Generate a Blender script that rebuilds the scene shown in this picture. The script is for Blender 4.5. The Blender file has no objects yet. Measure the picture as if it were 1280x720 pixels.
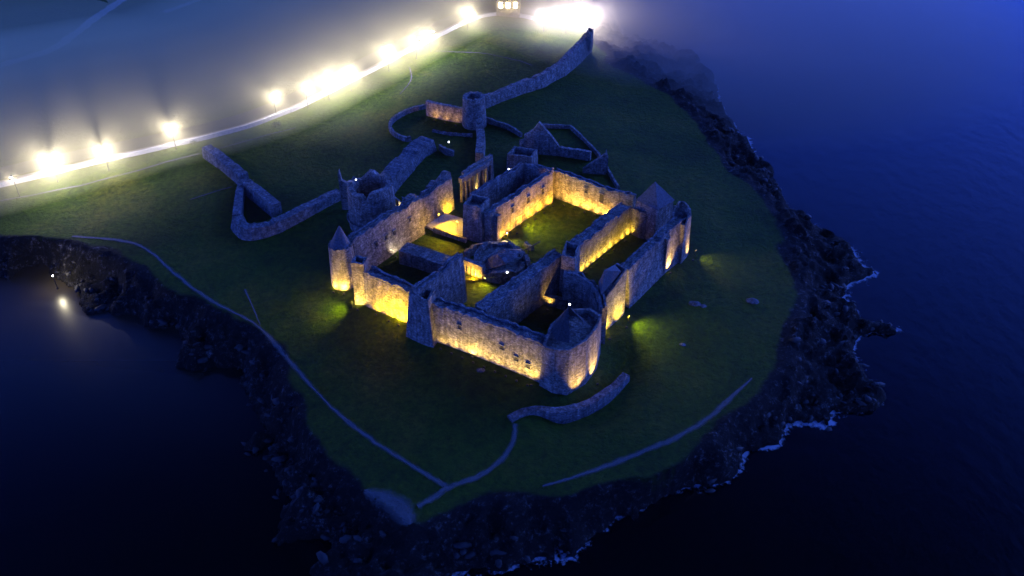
import bpy, bmesh, math, random
import numpy as np
from mathutils import Vector, Matrix
random.seed(7)
rad = math.radians
scene = bpy.context.scene
C = scene.collection

# ------------------------------------------------------------------ camera
H, PITCH, F = 105.0, 38.0, 1150.0          # height, degrees down, focal length in pixels of a 1280 wide frame
cam = bpy.data.cameras.new('camera'); camo = bpy.data.objects.new('camera', cam); C.objects.link(camo)
camo.location = (0, 0, H); camo.rotation_euler = (rad(90-PITCH), 0, 0)
cam.sensor_width = 36; cam.lens = 36*F/1280; cam.clip_end = 6000; cam.clip_start = 0.5
scene.camera = camo
# ------------------------------------------------------------------ world, moonlike sky glow
world = bpy.data.worlds.new('World'); scene.world = world; world.use_nodes = True
nt = world.node_tree; bg = nt.nodes['Background']
sky = nt.nodes.new('ShaderNodeTexSky'); sky.sky_type = 'NISHITA'; sky.sun_disc = False
SUN_EL, SUN_AZ = 8.0, 60.0
sky.sun_elevation = rad(SUN_EL); sky.sun_rotation = rad(SUN_AZ); sky.dust_density = 0.3; sky.ozone_density = 4.0
mul = nt.nodes.new('ShaderNodeMix'); mul.data_type = 'RGBA'; mul.blend_type = 'MULTIPLY'; mul.inputs[0].default_value = 1
nt.links.new(sky.outputs[0], mul.inputs[6]); mul.inputs[7].default_value = (0.14, 0.205, 1.0, 1)
# dusk: the sky overhead has already gone dark, the light lingers low down
tc = nt.nodes.new('ShaderNodeTexCoord'); sx = nt.nodes.new('ShaderNodeSeparateXYZ'); nt.links.new(tc.outputs['Generated'], sx.inputs[0])
rp = nt.nodes.new('ShaderNodeValToRGB'); e = rp.color_ramp.elements
stops = [(0.0, 1.0), (0.34, 1.0), (0.57, .60), (0.66, .30), (0.71, .15), (0.76, .04), (0.80, .012), (1.0, .015)]
e[0].position, e[0].color = 0, (1, 1, 1, 1); e[1].position, e[1].color = 1, (.015, .015, .015, 1)
for p_, v_ in stops[1:-1]:
    q_ = e.new(p_); q_.color = (v_, v_, v_, 1)
nt.links.new(sx.outputs['Z'], rp.inputs[0])
m2 = nt.nodes.new('ShaderNodeMix'); m2.data_type = 'RGBA'; m2.blend_type = 'MULTIPLY'; m2.inputs[0].default_value = 1
nt.links.new(mul.outputs[2], m2.inputs[6]); nt.links.new(rp.outputs[0], m2.inputs[7])
nt.links.new(m2.outputs[2], bg.inputs[0]); bg.inputs[1].default_value = 0.15
SKYLIGHT = bpy.data.lights.new('dusk_light', 'SUN'); SKYLIGHT.energy = 0.4; SKYLIGHT.angle = rad(30); SKYLIGHT.color = (0.06, 0.18, 1.0)
so = bpy.data.objects.new('dusk_light', SKYLIGHT); C.objects.link(so)
so.rotation_euler = Vector((-0.75, -0.43, -0.5)).to_track_quat('-Z', 'Y').to_euler()
vs = scene.view_settings
vs.view_transform = 'Standard'; vs.look = 'None'; vs.exposure = 2.6; vs.gamma = 1; vs.use_curve_mapping = False
cy = scene.cycles
cy.use_denoising = True; cy.max_bounces = 4; cy.diffuse_bounces = 2; cy.glossy_bounces = 2; cy.volume_bounces = 0
cy.transparent_max_bounces = 6; cy.sample_clamp_indirect = 3; cy.use_light_tree = True; cy.caustics_reflective = False

# ------------------------------------------------------------------ projection helpers (a pixel of the photo at height z -> a world point)
P_ = rad(PITCH)
def W(px, py, z=0.0):
    u = (px-640)/F; v = (360-py)/F
    d = Vector((u, math.cos(P_)+v*math.sin(P_), -math.sin(P_)+v*math.cos(P_)))
    t = (z-H)/d.z
    return Vector((d.x*t, d.y*t, z))

# ------------------------------------------------------------------ numpy noise
_rng = np.random.RandomState(3)
_tab = _rng.rand(512, 512)
def vnoise(x, y):
    xi = np.floor(x).astype(int); yi = np.floor(y).astype(int)
    fx = x-xi; fy = y-yi; fx = fx*fx*(3-2*fx); fy = fy*fy*(3-2*fy)
    a = _tab[xi % 512, yi % 512]; b = _tab[(xi+1) % 512, yi % 512]
    c = _tab[xi % 512, (yi+1) % 512]; d = _tab[(xi+1) % 512, (yi+1) % 512]
    return (a*(1-fx)+b*fx)*(1-fy)+(c*(1-fx)+d*fx)*fy
def fbm(x, y, s, o=4):
    r = 0; a = 0.5; x = x/s+17.3; y = y/s+91.7
    for i in range(o):
        r = r+a*(vnoise(x, y)*2-1); x = x*2.03+5.1; y = y*2.03+3.7; a *= .5
    return r
def ridged(x, y, s, o=4):
    r = 0; a = 0.5; x = x/s+57.3; y = y/s+11.7
    for i in range(o):
        r = r+a*(1-np.abs(vnoise(x, y)*2-1)*2); x = x*2.03+5.1; y = y*2.03+3.7; a *= .5
    return r
def sdist(x, y, poly):                       # signed distance, positive inside
    d = np.full(x.shape, 1e9); ins = np.zeros(x.shape, bool); n = len(poly)
    for i in range(n):
        ax, ay = poly[i]; bx, by = poly[(i+1) % n]; ex, ey = bx-ax, by-ay
        t = np.clip(((x-ax)*ex+(y-ay)*ey)/(ex*ex+ey*ey+1e-9), 0, 1)
        d = np.minimum(d, (x-ax-t*ex)**2+(y-ay-t*ey)**2)
        cnd = ((ay > y) != (by > y))
        ins ^= cnd & (x < (bx-ax)*(y-ay)/(by-ay+1e-12)+ax)
    d = np.sqrt(d); return np.where(ins, d, -d)

SEA = -8.5; EDGE = -2.4
shore_px = [(-250,335),(-100,345),(0,350),(14,366),(22,348),(34,340),(52,333),(68,343),(80,362),(95,383),(110,393),(135,389),(160,398),
 (180,411),(205,417),(228,432),(238,442),(212,450),(216,463),(236,476),(262,467),(292,464),(302,482),(310,504),(318,524),(334,545),(306,560),
 (338,557),(343,578),(350,602),(360,628),(342,644),(352,664),(336,690),(370,668),(404,668),(414,688),(398,704),(384,716),(400,760),(440,800),(520,770),
 (600,716),(640,702),(700,692),(730,682),(762,666),(800,655),(822,634),(852,610),(900,597),(935,577),(955,566),(972,548),(1000,536),(1030,521),
 (1060,511),(1088,509),(1092,492),(1078,474),(1066,456),(1062,436),(1074,420),(1116,416),(1098,401),(1076,401),(1066,386),(1060,366),(1068,350),
 (1092,342),(1076,330),(1056,306),(1030,290),(1000,275),(976,245),(947,205),(930,178),(906,143),(890,108),(872,82),(846,64),(800,54),(768,46),
 (775,20),(780,-30),(740,-90),(500,-130),(-500,-130),(-500,250)]
grass_px = [(-250,285),(0,292),(88,297),(130,312),(180,335),(230,368),(290,395),(320,412),(345,442),(360,468),(374,495),(386,530),(405,560),(430,590),
 (450,618),(474,640),(500,652),(522,655),(548,640),(600,625),(650,618),(700,620),(750,611),(800,600),(850,576),(900,542),(940,500),(962,470),
 (975,440),(985,412),(1000,398),(1000,375),(987,340),(977,318),(984,300),(962,262),(940,238),(905,200),(884,170),(862,140),(835,118),(800,104),
 (765,80),(748,58),(740,40),(752,15),(755,-50),(600,-115),(-450,-115),(-450,200)]
shore = [tuple(W(a, b, SEA)[:2]) for a, b in shore_px]
grass = [tuple(W(a, b, EDGE)[:2]) for a, b in grass_px]
moat_c = W(742, 472, -1)
moat_line = [W(a, b, -1) for a, b in [(706,518),(728,512),(760,490),(773,465),(777,445)]]
def segd(x, y, pts):
    d = np.full(x.shape, 1e9)
    for a, b in zip(pts[:-1], pts[1:]):
        ex, ey = b.x-a.x, b.y-a.y
        t = np.clip(((x-a.x)*ex+(y-a.y)*ey)/(ex*ex+ey*ey), 0, 1)
        d = np.minimum(d, (x-a.x-t*ex)**2+(y-a.y-t*ey)**2)
    return np.sqrt(d)
def sm(t): t = np.clip(t, 0, 1); return t*t*(3-2*t)
def terrain(x, y):
    dG = sdist(x, y, grass)+fbm(x, y, 9, 4)*2.6
    dS = sdist(x, y, shore)+fbm(x, y, 7, 5)*4.2+fbm(x, y, 2.2, 2)*0.8
    zin = EDGE*(1-sm(dG/34))+fbm(x, y, 30, 3)*0.5+fbm(x, y, 6, 2)*0.10
    zin = zin + .35*fbm(x, y, 14, 3) - 1.6*np.exp(-(segd(x, y, moat_line)/3.6)**2)
    o = np.maximum(-dG, 0); s = np.maximum(dS, 0)
    t = o/(o+s+1e-6)
    crag = ridged(x+3*fbm(x, y, 5, 2), y, 6.5, 6)+.35*ridged(y*.5+x, x*.9-y, 2.4, 3)
    env = np.minimum(1, o/3.0)*np.minimum(1, s/2.0)
    zmid = EDGE+(SEA+0.5-EDGE)*(0.55*t+0.45*sm(t*1.6))+crag*2.9*env+0.3*env
    zout = SEA-0.5-np.minimum(np.maximum(-dS, 0)*0.5, 4)
    z = np.where(dG > 0, zin, np.where(dS > 0, zmid, zout))
    return z, dG, dS
def gz(x, y): return float(terrain(np.array([x]), np.array([y]))[0][0])

# ------------------------------------------------------------------ materials
def nmat(name):
    m = bpy.data.materials.new(name); m.use_nodes = True; n = m.node_tree
    return m, n, n.nodes['Principled BSDF']
def node(n, t, **k):
    o = n.nodes.new(t)
    for a, b in k.items(): setattr(o, a, b)
    return o
def ramp(n, src, stops):
    r = node(n, 'ShaderNodeValToRGB'); e = r.color_ramp.elements
    e[0].position, e[0].color = stops[0][0], (*stops[0][1], 1); e[1].position, e[1].color = stops[-1][0], (*stops[-1][1], 1)
    for p, c in stops[1:-1]:
        q = e.new(p); q.color = (*c, 1)
    n.links.new(src, r.inputs[0]); return r
def noise(n, scale, detail=5, vec=None, rough=.55):
    t = node(n, 'ShaderNodeTexNoise'); t.inputs['Scale'].default_value = scale; t.inputs['Detail'].default_value = detail
    t.inputs['Roughness'].default_value = rough
    if vec: n.links.new(vec, t.inputs['Vector'])
    return t
def mix(n, fac, a, b, mode='MIX'):
    m = node(n, 'ShaderNodeMix', data_type='RGBA', blend_type=mode)
    for s, i in ((fac, 0), (a, 6), (b, 7)):
        if isinstance(s, (int, float)): m.inputs[i].default_value = s
        elif isinstance(s, tuple): m.inputs[i].default_value = (*s, 1)
        else: n.links.new(s, m.inputs[i])
    return m.outputs[2]
def bump(n, bs, src, strength, dist):
    b = node(n, 'ShaderNodeBump'); b.inputs['Strength'].default_value = strength; b.inputs['Distance'].default_value = dist
    n.links.new(src, b.inputs['Height']); n.links.new(b.outputs[0], bs.inputs['Normal']); return b
def stone(name, dark, light, cell=2.2, bstr=.8):
    m, n, b = nmat(name)
    g = node(n, 'ShaderNodeNewGeometry').outputs['Position']
    mp = node(n, 'ShaderNodeMapping'); mp.inputs['Scale'].default_value = (1, 1, 1.9); n.links.new(g, mp.inputs[0])
    wob = noise(n, 1.3, 3, mp.outputs[0])
    v = node(n, 'ShaderNodeTexVoronoi'); v.inputs['Scale'].default_value = cell; n.links.new(mp.outputs[0], v.inputs['Vector'])
    ve = node(n, 'ShaderNodeTexVoronoi', feature='DISTANCE_TO_EDGE'); ve.inputs['Scale'].default_value = cell; n.links.new(mp.outputs[0], ve.inputs['Vector'])
    c1 = ramp(n, v.outputs['Color'], [(0.1, dark), (0.9, light)])
    n2 = noise(n, .9, 8, g, .8)
    c2 = ramp(n, n2.outputs[0], [(0.36, (.22, .20, .18)), (0.5, (.75, .74, .72)), (0.62, (1.15, 1.13, 1.1))])
    col = mix(n, 1.0, c1.outputs[0], c2.outputs[0], 'MULTIPLY')
    # vertical rain streaks
    mp2 = node(n, 'ShaderNodeMapping'); mp2.inputs['Scale'].default_value = (1.6, 1.6, .14); n.links.new(g, mp2.inputs[0])
    n3 = noise(n, 1.2, 5, mp2.outputs[0], .7)
    c3 = ramp(n, n3.outputs[0], [(0.36, (.42, .38, .33)), (0.56, (1, 1, 1))])
    col = mix(n, .8, col, c3.outputs[0], 'MULTIPLY')
    ed = ramp(n, ve.outputs['Distance'], [(0.0, (.35, .35, .35)), (0.09, (1, 1, 1))])
    col = mix(n, .75, col, ed.outputs[0], 'MULTIPLY')
    n.links.new(col, b.inputs['Base Color']); b.inputs['Roughness'].default_value = .85
    hh = node(n, 'ShaderNodeMath', operation='ADD'); n.links.new(ed.outputs[0], hh.inputs[0]); n.links.new(n3.outputs[0], hh.inputs[1])
    h2 = node(n, 'ShaderNodeMath', operation='ADD'); n.links.new(hh.outputs[0], h2.inputs[0]); n.links.new(v.outputs['Distance'], h2.inputs[1])
    bump(n, b, h2.outputs[0], bstr, .14)
    return m
M = {}
M['stone'] = stone('masonry', (.135, .121, .103), (.42, .38, .32), 2.7, .8)
M['stone_top'] = stone('weathered_coping', (.10, .10, .10), (.30, .30, .29), 2.2, .6)
M['rubble'] = stone('rubble_stone', (.10, .10, .10), (.27, .27, .26), 2.4)
def plain(name, col, rough=.6, var=.35, scale=3, metal=0):
    m, n, b = nmat(name)
    g = node(n, 'ShaderNodeNewGeometry').outputs['Position']
    t = noise(n, scale, 5, g)
    c = ramp(n, t.outputs[0], [(.3, tuple(x*(1-var) for x in col)), (.7, tuple(min(1, x*(1+var)) for x in col))])
    n.links.new(c.outputs[0], b.inputs['Base Color']); b.inputs['Roughness'].default_value = rough; b.inputs['Metallic'].default_value = metal
    bump(n, b, t.outputs[0], .4, .05)
    return m
M['slate'] = plain('slate_roof', (.055, .058, .065), .75, .6, 3)
M['metal'] = plain('dark_metal', (.04, .04, .045), .4, .2, 5, .6)
M['wood'] = plain('weathered_timber', (.10, .08, .06), .7, .3, 5)
M['asphalt'] = plain('asphalt', (.09, .085, .08), .85, .25, 2)
M['gravel'] = plain('gravel_path', (.17, .165, .15), .95, .45, 1.6)
M['paving'] = plain('stone_paving', (.38, .34, .27), .8, .25, 2.5)
M['plaster'] = plain('pale_plaster', (.5, .48, .42), .8, .15, 2)
M['cloth'] = plain('dark_clothing', (.03, .03, .04), .9, .2, 8)
M['skin'] = plain('skin', (.40, .26, .19), .6, .1, 8)
def emis(name, col, s):
    m, n, b = nmat(name); b.inputs['Base Color'].default_value = (.03, .03, .03, 1)
    b.inputs['Emission Color'].default_value = (*col, 1); b.inputs['Emission Strength'].default_value = s
    return m
M['warm_lens'] = emis('warm_lamp_lens', (1, .72, .35), .01)
M['white_lens'] = emis('white_lamp_lens', (1, .93, .80), 40)
M['cool_lens'] = emis('cool_lamp_lens', (.85, .92, 1), 2.5)
M['window'] = emis('lit_window', (1, .85, .55), 8)

# terrain material: grass inside, rock outside, by measured distance to the grass edge
m, n, b = nmat('ground_cover'); M['ground'] = m
g = node(n, 'ShaderNodeNewGeometry').outputs['Position']
at_ = node(n, 'ShaderNodeAttribute', attribute_name='rockness')
n1 = noise(n, .05, 6, g, .65); n2 = noise(n, .9, 6, g, .7); n3 = noise(n, 4, 4, g, .7)
c1 = ramp(n, n1.outputs[0], [(.34, (.026, .055, .003)), (.5, (.056, .098, .004)), (.66, (.105, .118, .009))])
c2 = ramp(n, n2.outputs[0], [(.3, (.35, .42, .35)), (.7, (1.4, 1.3, 1.15))])
c3 = ramp(n, n3.outputs[0], [(.3, (.7, .7, .7)), (.7, (1.2, 1.2, 1.2))])
gc = mix(n, 1, c1.outputs[0], c2.outputs[0], 'MULTIPLY'); gc = mix(n, 1, gc, c3.outputs[0], 'MULTIPLY')
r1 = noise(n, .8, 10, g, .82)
rc = ramp(n, r1.outputs[0], [(.40, (.003, .003, .003)), (.54, (.010, .009, .008)), (.60, (.07, .066, .06)), (.70, (.28, .27, .25))])  # pale specks painted in as highlights on the dark rock
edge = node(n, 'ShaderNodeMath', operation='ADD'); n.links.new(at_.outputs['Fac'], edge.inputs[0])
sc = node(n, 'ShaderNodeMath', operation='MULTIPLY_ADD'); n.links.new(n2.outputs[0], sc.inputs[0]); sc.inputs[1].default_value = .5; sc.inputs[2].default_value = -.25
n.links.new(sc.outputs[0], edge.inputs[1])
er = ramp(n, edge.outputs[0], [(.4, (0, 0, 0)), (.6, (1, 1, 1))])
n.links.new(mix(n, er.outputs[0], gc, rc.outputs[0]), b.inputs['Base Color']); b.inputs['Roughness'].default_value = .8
b.inputs['Specular IOR Level'].default_value = .1
hb = node(n, 'ShaderNodeMath', operation='ADD'); n.links.new(n2.outputs[0], hb.inputs[0]); n.links.new(r1.outputs[0], hb.inputs[1])
bump(n, b, hb.outputs[0], 1.0, .9)

# water
m, n, b = nmat('sea_water'); M['water'] = m
g = node(n, 'ShaderNodeNewGeometry').outputs['Position']
b.inputs['Base Color'].default_value = (.0004, .0006, .0012, 1); b.inputs['Roughness'].default_value = .1; b.inputs['IOR'].default_value = 1.33
mp = node(n, 'ShaderNodeMapping'); mp.inputs['Scale'].default_value = (1, .6, 1); mp.inputs['Rotation'].default_value = (0, 0, .5); n.links.new(g, mp.inputs[0])
w1 = noise(n, .35, 5, mp.outputs[0], .6); w2 = noise(n, .05, 3, g)
chop = node(n, 'ShaderNodeAttribute', attribute_name='chop'); inlet_glow = node(n, 'ShaderNodeAttribute', attribute_name='inlet_glow')
n.links.new(mix(n, inlet_glow.outputs['Fac'], (.0004, .0006, .0012), (.022, .018, .010)), b.inputs['Base Color'])  # paler inlet colour painted in for the glow reflected on the water
sr = node(n, 'ShaderNodeMapRange'); n.links.new(inlet_glow.outputs['Fac'], sr.inputs[0]); sr.inputs[3].default_value = .1; sr.inputs[4].default_value = .32; n.links.new(sr.outputs[0], b.inputs['Roughness'])
bp = bump(n, b, w1.outputs[0], .35, .35)
n.links.new(chop.outputs['Fac'], bp.inputs['Strength'])
fo = node(n, 'ShaderNodeAttribute', attribute_name='foam')
f1 = noise(n, .55, 8, g, .75); 
fm = node(n, 'ShaderNodeMath', operation='MULTIPLY_ADD'); n.links.new(f1.outputs[0], fm.inputs[0]); fm.inputs[1].default_value = 2.2; fm.inputs[2].default_value = -1.65
fa = node(n, 'ShaderNodeMath', operation='ADD'); n.links.new(fm.outputs[0], fa.inputs[0]); n.links.new(fo.outputs['Fac'], fa.inputs[1])
fr = ramp(n, fa.outputs[0], [(.12, (0, 0, 0)), (.40, (1, 1, 1))])
foam = node(n, 'ShaderNodeBsdfDiffuse'); foam.inputs[0].default_value = (.38, .40, .42, 1)
ms = node(n, 'ShaderNodeMixShader'); out = n.nodes['Material Output']
n.links.new(fr.outputs[0], ms.inputs[0]); n.links.new(b.outputs[0], ms.inputs[1]); n.links.new(foam.outputs[0], ms.inputs[2])
n.links.new(ms.outputs[0], out.inputs[0])

# ------------------------------------------------------------------ object helpers
def link(name, me, mat, parent=None):
    o = bpy.data.objects.new(name, me); C.objects.link(o)
    if mat: me.materials.append(M[mat] if isinstance(mat, str) else mat)
    if parent:
        o.parent = parent
        if parent.type == 'EMPTY' or parent.location.length > 0 or parent.parent:
            bpy.context.view_layer.update() if False else None
    return o
def tag(o, label, cat, group=None, kind=None):
    if label: o['label'] = label
    if cat: o['category'] = cat
    if group: o['group'] = group
    if kind: o['kind'] = kind
    return o
def frombm(name, bm, mat, parent=None, smooth=False):
    me = bpy.data.meshes.new(name); bmesh.ops.recalc_face_normals(bm, faces=bm.faces[:]); bm.to_mesh(me); bm.free()
    if smooth:
        for p in me.polygons: p.use_smooth = True
    return link(name, me, mat, parent)
def box(bm, c, s, rz=0, M4=None):
    m4 = Matrix.Translation(c) @ Matrix.Rotation(rz, 4, 'Z') @ Matrix.Diagonal((*s, 1))
    if M4: m4 = M4 @ m4
    bmesh.ops.create_cube(bm, size=1, matrix=m4)
def cyl(bm, a, b, r1, r2=None, n=10, caps=True):
    a = Vector(a); b = Vector(b); r2 = r1 if r2 is None else r2; d = b-a
    q = d.to_track_quat('Z', 'Y').to_matrix().to_4x4()
    bmesh.ops.create_cone(bm, cap_ends=caps, segments=n, radius1=r1, radius2=max(r2, .001), depth=d.length, matrix=Matrix.Translation((a+b)/2) @ q)
def grid_mesh(name, xs, ys, zf, attrs):
    X, Y = np.meshgrid(xs, ys); nx, ny = len(xs), len(ys)
    co = np.stack([X.ravel(), Y.ravel(), zf.ravel()], 1).astype(np.float32)
    me = bpy.data.meshes.new(name); me.vertices.add(nx*ny); me.vertices.foreach_set('co', co.ravel())
    i = np.arange((nx-1)*(ny-1)); a = (i // (nx-1))*nx+i % (nx-1)
    f = np.stack([a, a+1, a+nx+1, a+nx], 1).astype(np.int32)
    me.loops.add(f.size); me.loops.foreach_set('vertex_index', f.ravel())
    me.polygons.add(len(f)); me.polygons.foreach_set('loop_start', np.arange(0, f.size, 4, dtype=np.int32))
    me.polygons.foreach_set('loop_total', np.full(len(f), 4, np.int32))
    me.update(); me.validate()
    for k, v in attrs.items():
        at = me.attributes.new(k, 'FLOAT', 'POINT'); at.data.foreach_set('value', v.ravel().astype(np.float32))
    return me

# ------------------------------------------------------------------ the setting: ground and sea
def axis(lo, a, b, hi, fine, coarse):
    return np.concatenate([np.linspace(lo, a, coarse)[:-1], np.arange(a, b, fine), np.linspace(b, hi, coarse)])
xs = axis(-900, -185, 135, 900, .62, 30); ys = axis(-200, 72, 330, 1200, .62, 26)
X, Y = np.meshgrid(xs, ys)
Z, dG, dS = terrain(X, Y)
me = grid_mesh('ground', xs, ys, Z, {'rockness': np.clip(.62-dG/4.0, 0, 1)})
me.polygons.foreach_set('use_smooth', np.ones(len(me.polygons), bool))
tag(link('ground', me, 'ground'), None, None, kind='structure')
wx = axis(-3000, -190, 190, 3000, 1.2, 12); wy = axis(-1500, 60, 340, 4500, 1.2, 12)
X, Y = np.meshgrid(wx, wy); _, _, dS = terrain(X, Y)
sea_side = sm((X-(-25))/25.0)
swell = np.clip(.5+fbm(X, Y, 26, 3)*1.6, 0, 1)
foam_a = np.exp(-np.abs(np.minimum(dS, 0))/1.8)*(.66+.62*swell)*sea_side+0.10*np.exp(-np.abs(dS)/.9)*(1-sea_side)
far = sm((X-50)/30)*sm((Y-150)/50)*np.exp(-np.maximum(-dS, 0)/22)*.42
foam_a = np.maximum(foam_a, far*(swell))
me = grid_mesh('sea', wx, wy, np.full(X.shape, SEA), {'foam': foam_a*1.0, 'inlet_glow': sm((-20-X)/40)*sm((Y-92)/45), 'chop': .03+.2*sea_side})
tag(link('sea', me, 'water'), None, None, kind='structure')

# loose boulders along the rocky shore: uncountable, one object
rr = np.random.RandomState(5)
cx = rr.uniform(-120, 120, 90000); cyy = rr.uniform(76, 300, 90000); tz, tg, ts = terrain(cx, cyy)
keep = np.where((tg < -2) & (ts > -1.0) & (cyy < 215) & (rr.rand(90000) < np.where(ts < 3, .8, .12)))[0][:6000]; N_ = len(keep)
bm = bmesh.new(); bmesh.ops.create_icosphere(bm, subdivisions=1, radius=1); bm.verts.ensure_lookup_table()
tv = np.array([v.co[:] for v in bm.verts]); tf = np.array([[v.index for v in f.verts] for f in bm.faces]); bm.free()
r_ = .12+rr.rand(N_)**6*.8
V_ = tv[None]*(1+rr.uniform(-.22, .22, (N_, len(tv), 1)))*np.stack([r_*(1+rr.rand(N_)), r_*(.6+.4*rr.rand(N_)), r_*(.35+.4*rr.rand(N_))], 1)[:, None, :]
an = rr.rand(N_)*6.28; ca, sa = np.cos(an)[:, None], np.sin(an)[:, None]
V_ = np.stack([V_[..., 0]*ca-V_[..., 1]*sa+cx[keep][:, None], V_[..., 0]*sa+V_[..., 1]*ca+cyy[keep][:, None], V_[..., 2]+np.maximum(tz[keep], SEA-.2)[:, None]-(r_*.15)[:, None]], 2)
F_ = tf[None]+(np.arange(N_)*len(tv))[:, None, None]
bm = bmesh.new(); rocks = bpy.data.meshes.new('shore_rocks'); rocks.vertices.add(N_*len(tv)); rocks.vertices.foreach_set('co', V_.astype(np.float32).ravel())
F_ = F_.reshape(-1, 3).astype(np.int32); rocks.loops.add(F_.size); rocks.loops.foreach_set('vertex_index', F_.ravel()); rocks.polygons.add(len(F_))
rocks.polygons.foreach_set('loop_start', np.arange(0, F_.size, 3, dtype=np.int32)); rocks.polygons.foreach_set('loop_total', np.full(len(F_), 3, np.int32)); rocks.update(); rocks.validate()
M['boulder'] = plain('wet_dark_rock', (.010, .0095, .009), .75, .6, .8)
tag(link('shore_rocks', rocks, 'boulder'), 'dark loose boulders scattered over the rocky shore around the headland', 'rocks', kind='stuff')

# paths and road: sheets draped on the ground
def resample(pts, step):
    out = [pts[0].copy()]
    for a, b in zip(pts[:-1], pts[1:]):
        L = (b-a).length; k = max(1, int(round(L/step)))
        for i in range(1, k+1): out.append(a.lerp(b, i/k))
    return out
def smoothline(pts, it=2):
    for _ in range(it):
        q = [pts[0]]
        for a, b in zip(pts[:-1], pts[1:]): q += [a.lerp(b, .25), a.lerp(b, .75)]
        q.append(pts[-1]); pts = q
    return pts
m, n, b = nmat('worn_gravel'); M['worn'] = m
g = node(n, 'ShaderNodeNewGeometry').outputs['Position']; t = noise(n, 1.3, 6, g, .7); t2 = noise(n, .12, 3, g)
c = ramp(n, t.outputs[0], [(.3, (.06, .058, .05)), (.7, (.16, .15, .13))]); n.links.new(c.outputs[0], b.inputs['Base Color']); b.inputs['Roughness'].default_value = .95
ea = node(n, 'ShaderNodeAttribute', attribute_name='edge')
q1 = node(n, 'ShaderNodeMath', operation='MULTIPLY_ADD'); n.links.new(t.outputs[0], q1.inputs[0]); q1.inputs[1].default_value = 1.5; n.links.new(ea.outputs['Fac'], q1.inputs[2])
q2 = node(n, 'ShaderNodeMath', operation='MULTIPLY_ADD'); n.links.new(t2.outputs[0], q2.inputs[0]); q2.inputs[1].default_value = .9; n.links.new(q1.outputs[0], q2.inputs[2])
al = ramp(n, q2.outputs[0], [(0, (1, 1, 1)), (1, (0, 0, 0))]); al.color_ramp.elements[0].position = .0
mr = node(n, 'ShaderNodeMapRange'); n.links.new(q2.outputs[0], mr.inputs[0]); mr.inputs[1].default_value = 1.5; mr.inputs[2].default_value = 2.2; mr.inputs[3].default_value = .8; mr.inputs[4].default_value = 0
n.links.new(mr.outputs[0], b.inputs['Alpha'])
def ribbon(name, px, width, mat, off=.10, z0=-1.0, jit=.25, step=1.2, widths=None, across=4, lift=None):
    pts = [W(a, b, z0) for a, b in px]
    for _ in range(2):
        for p, (a, b) in zip(pts, px):
            q = W(a, b, gz(p.x, p.y)); p.x, p.y, p.z = q
    for p in pts: p.z = 0
    pts = resample(smoothline(pts), step); n = len(pts); bm = bmesh.new(); rows = []
    V = []
    for i, p in enumerate(pts):
        t = (pts[min(i+1, n-1)]-pts[max(i-1, 0)]).normalized(); nn = Vector((-t.y, t.x, 0))
        w = width if widths is None else np.interp(i/(n-1), np.linspace(0, 1, len(widths)), widths)
        wl = w/2*(1+jit*random.uniform(-1, 1)); wr = w/2*(1+jit*random.uniform(-1, 1))
        V.append([p+nn*(-wr+(wl+wr)*k/across) for k in range(across+1)])
    A = np.array([[(v.x, v.y) for v in r] for r in V]); zz = terrain(A[..., 0].ravel(), A[..., 1].ravel())[0].reshape(A.shape[:2])
    for i, r in enumerate(V):
        rows.append([bm.verts.new((v.x, v.y, zz[i, k]+off)) for k, v in enumerate(r)])
    for a, b in zip(rows[:-1], rows[1:]):
        for k in range(across): bm.faces.new((a[k], a[k+1], b[k+1], b[k]))
    o = frombm(name, bm, 'worn' if mat == 'gravel' else mat); tag(o, None, None, kind='structure')
    if mat == 'gravel':
        at = o.data.attributes.new('edge', 'FLOAT', 'POINT'); k = across+1
        at.data.foreach_set('value', np.tile(np.abs(np.linspace(-1, 1, k)), n).astype(np.float32))
    return o
ribbon('path', [(90,296),(130,298),(165,303),(190,315),(215,340),(250,368),(290,390),(320,404),(345,430),(370,462),(400,495),(440,533),(500,574),(560,610)], 1.1, 'gravel')
ribbon('path', [(325,406),(318,388),(306,362)], .5, 'gravel', .12)
ribbon('path', [(548,618),(560,610),(600,596),(625,578),(642,555),(644,530)], 1.1, 'gravel', .14)
ribbon('path', [(560,609),(545,622),(522,634)], 1.4, 'gravel', .18)
ribbon('path', [(455,614),(480,622),(505,636),(514,656)], 2.4, 'gravel', .16, widths=[.8, 3.2, 4.6, 1.6], jit=.12)
ribbon('path', [(678,608),(720,597),(760,582),(800,566),(850,546),(885,523),(912,499),(940,473)], .9, 'gravel', widths=[.5, 1.3, 1.4, 1.3, .5])
ribbon('path', [(238,250),(290,234)], .6, 'gravel')
ribbon('path', [(0,251),(60,240),(120,228),(200,205),(260,190),(330,170),(370,160)], .6, 'gravel')
ribbon('path', [(-20,88),(0,82),(60,66),(88,48),(120,22),(165,-8)], 3.2, 'paving', .14)
ribbon('path', [(205,16),(250,0),(290,-18)], 2.2, 'paving', .14)
ribbon('path', [(130,75),(190,72),(208,60),(206,42)], 1.0, 'gravel', .12)
ribbon('path', [(545,64),(600,66),(640,74),(665,82)], .7, 'gravel')
ribbon('path', [(500,118),(516,100),(512,84)], .5, 'gravel')

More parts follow.
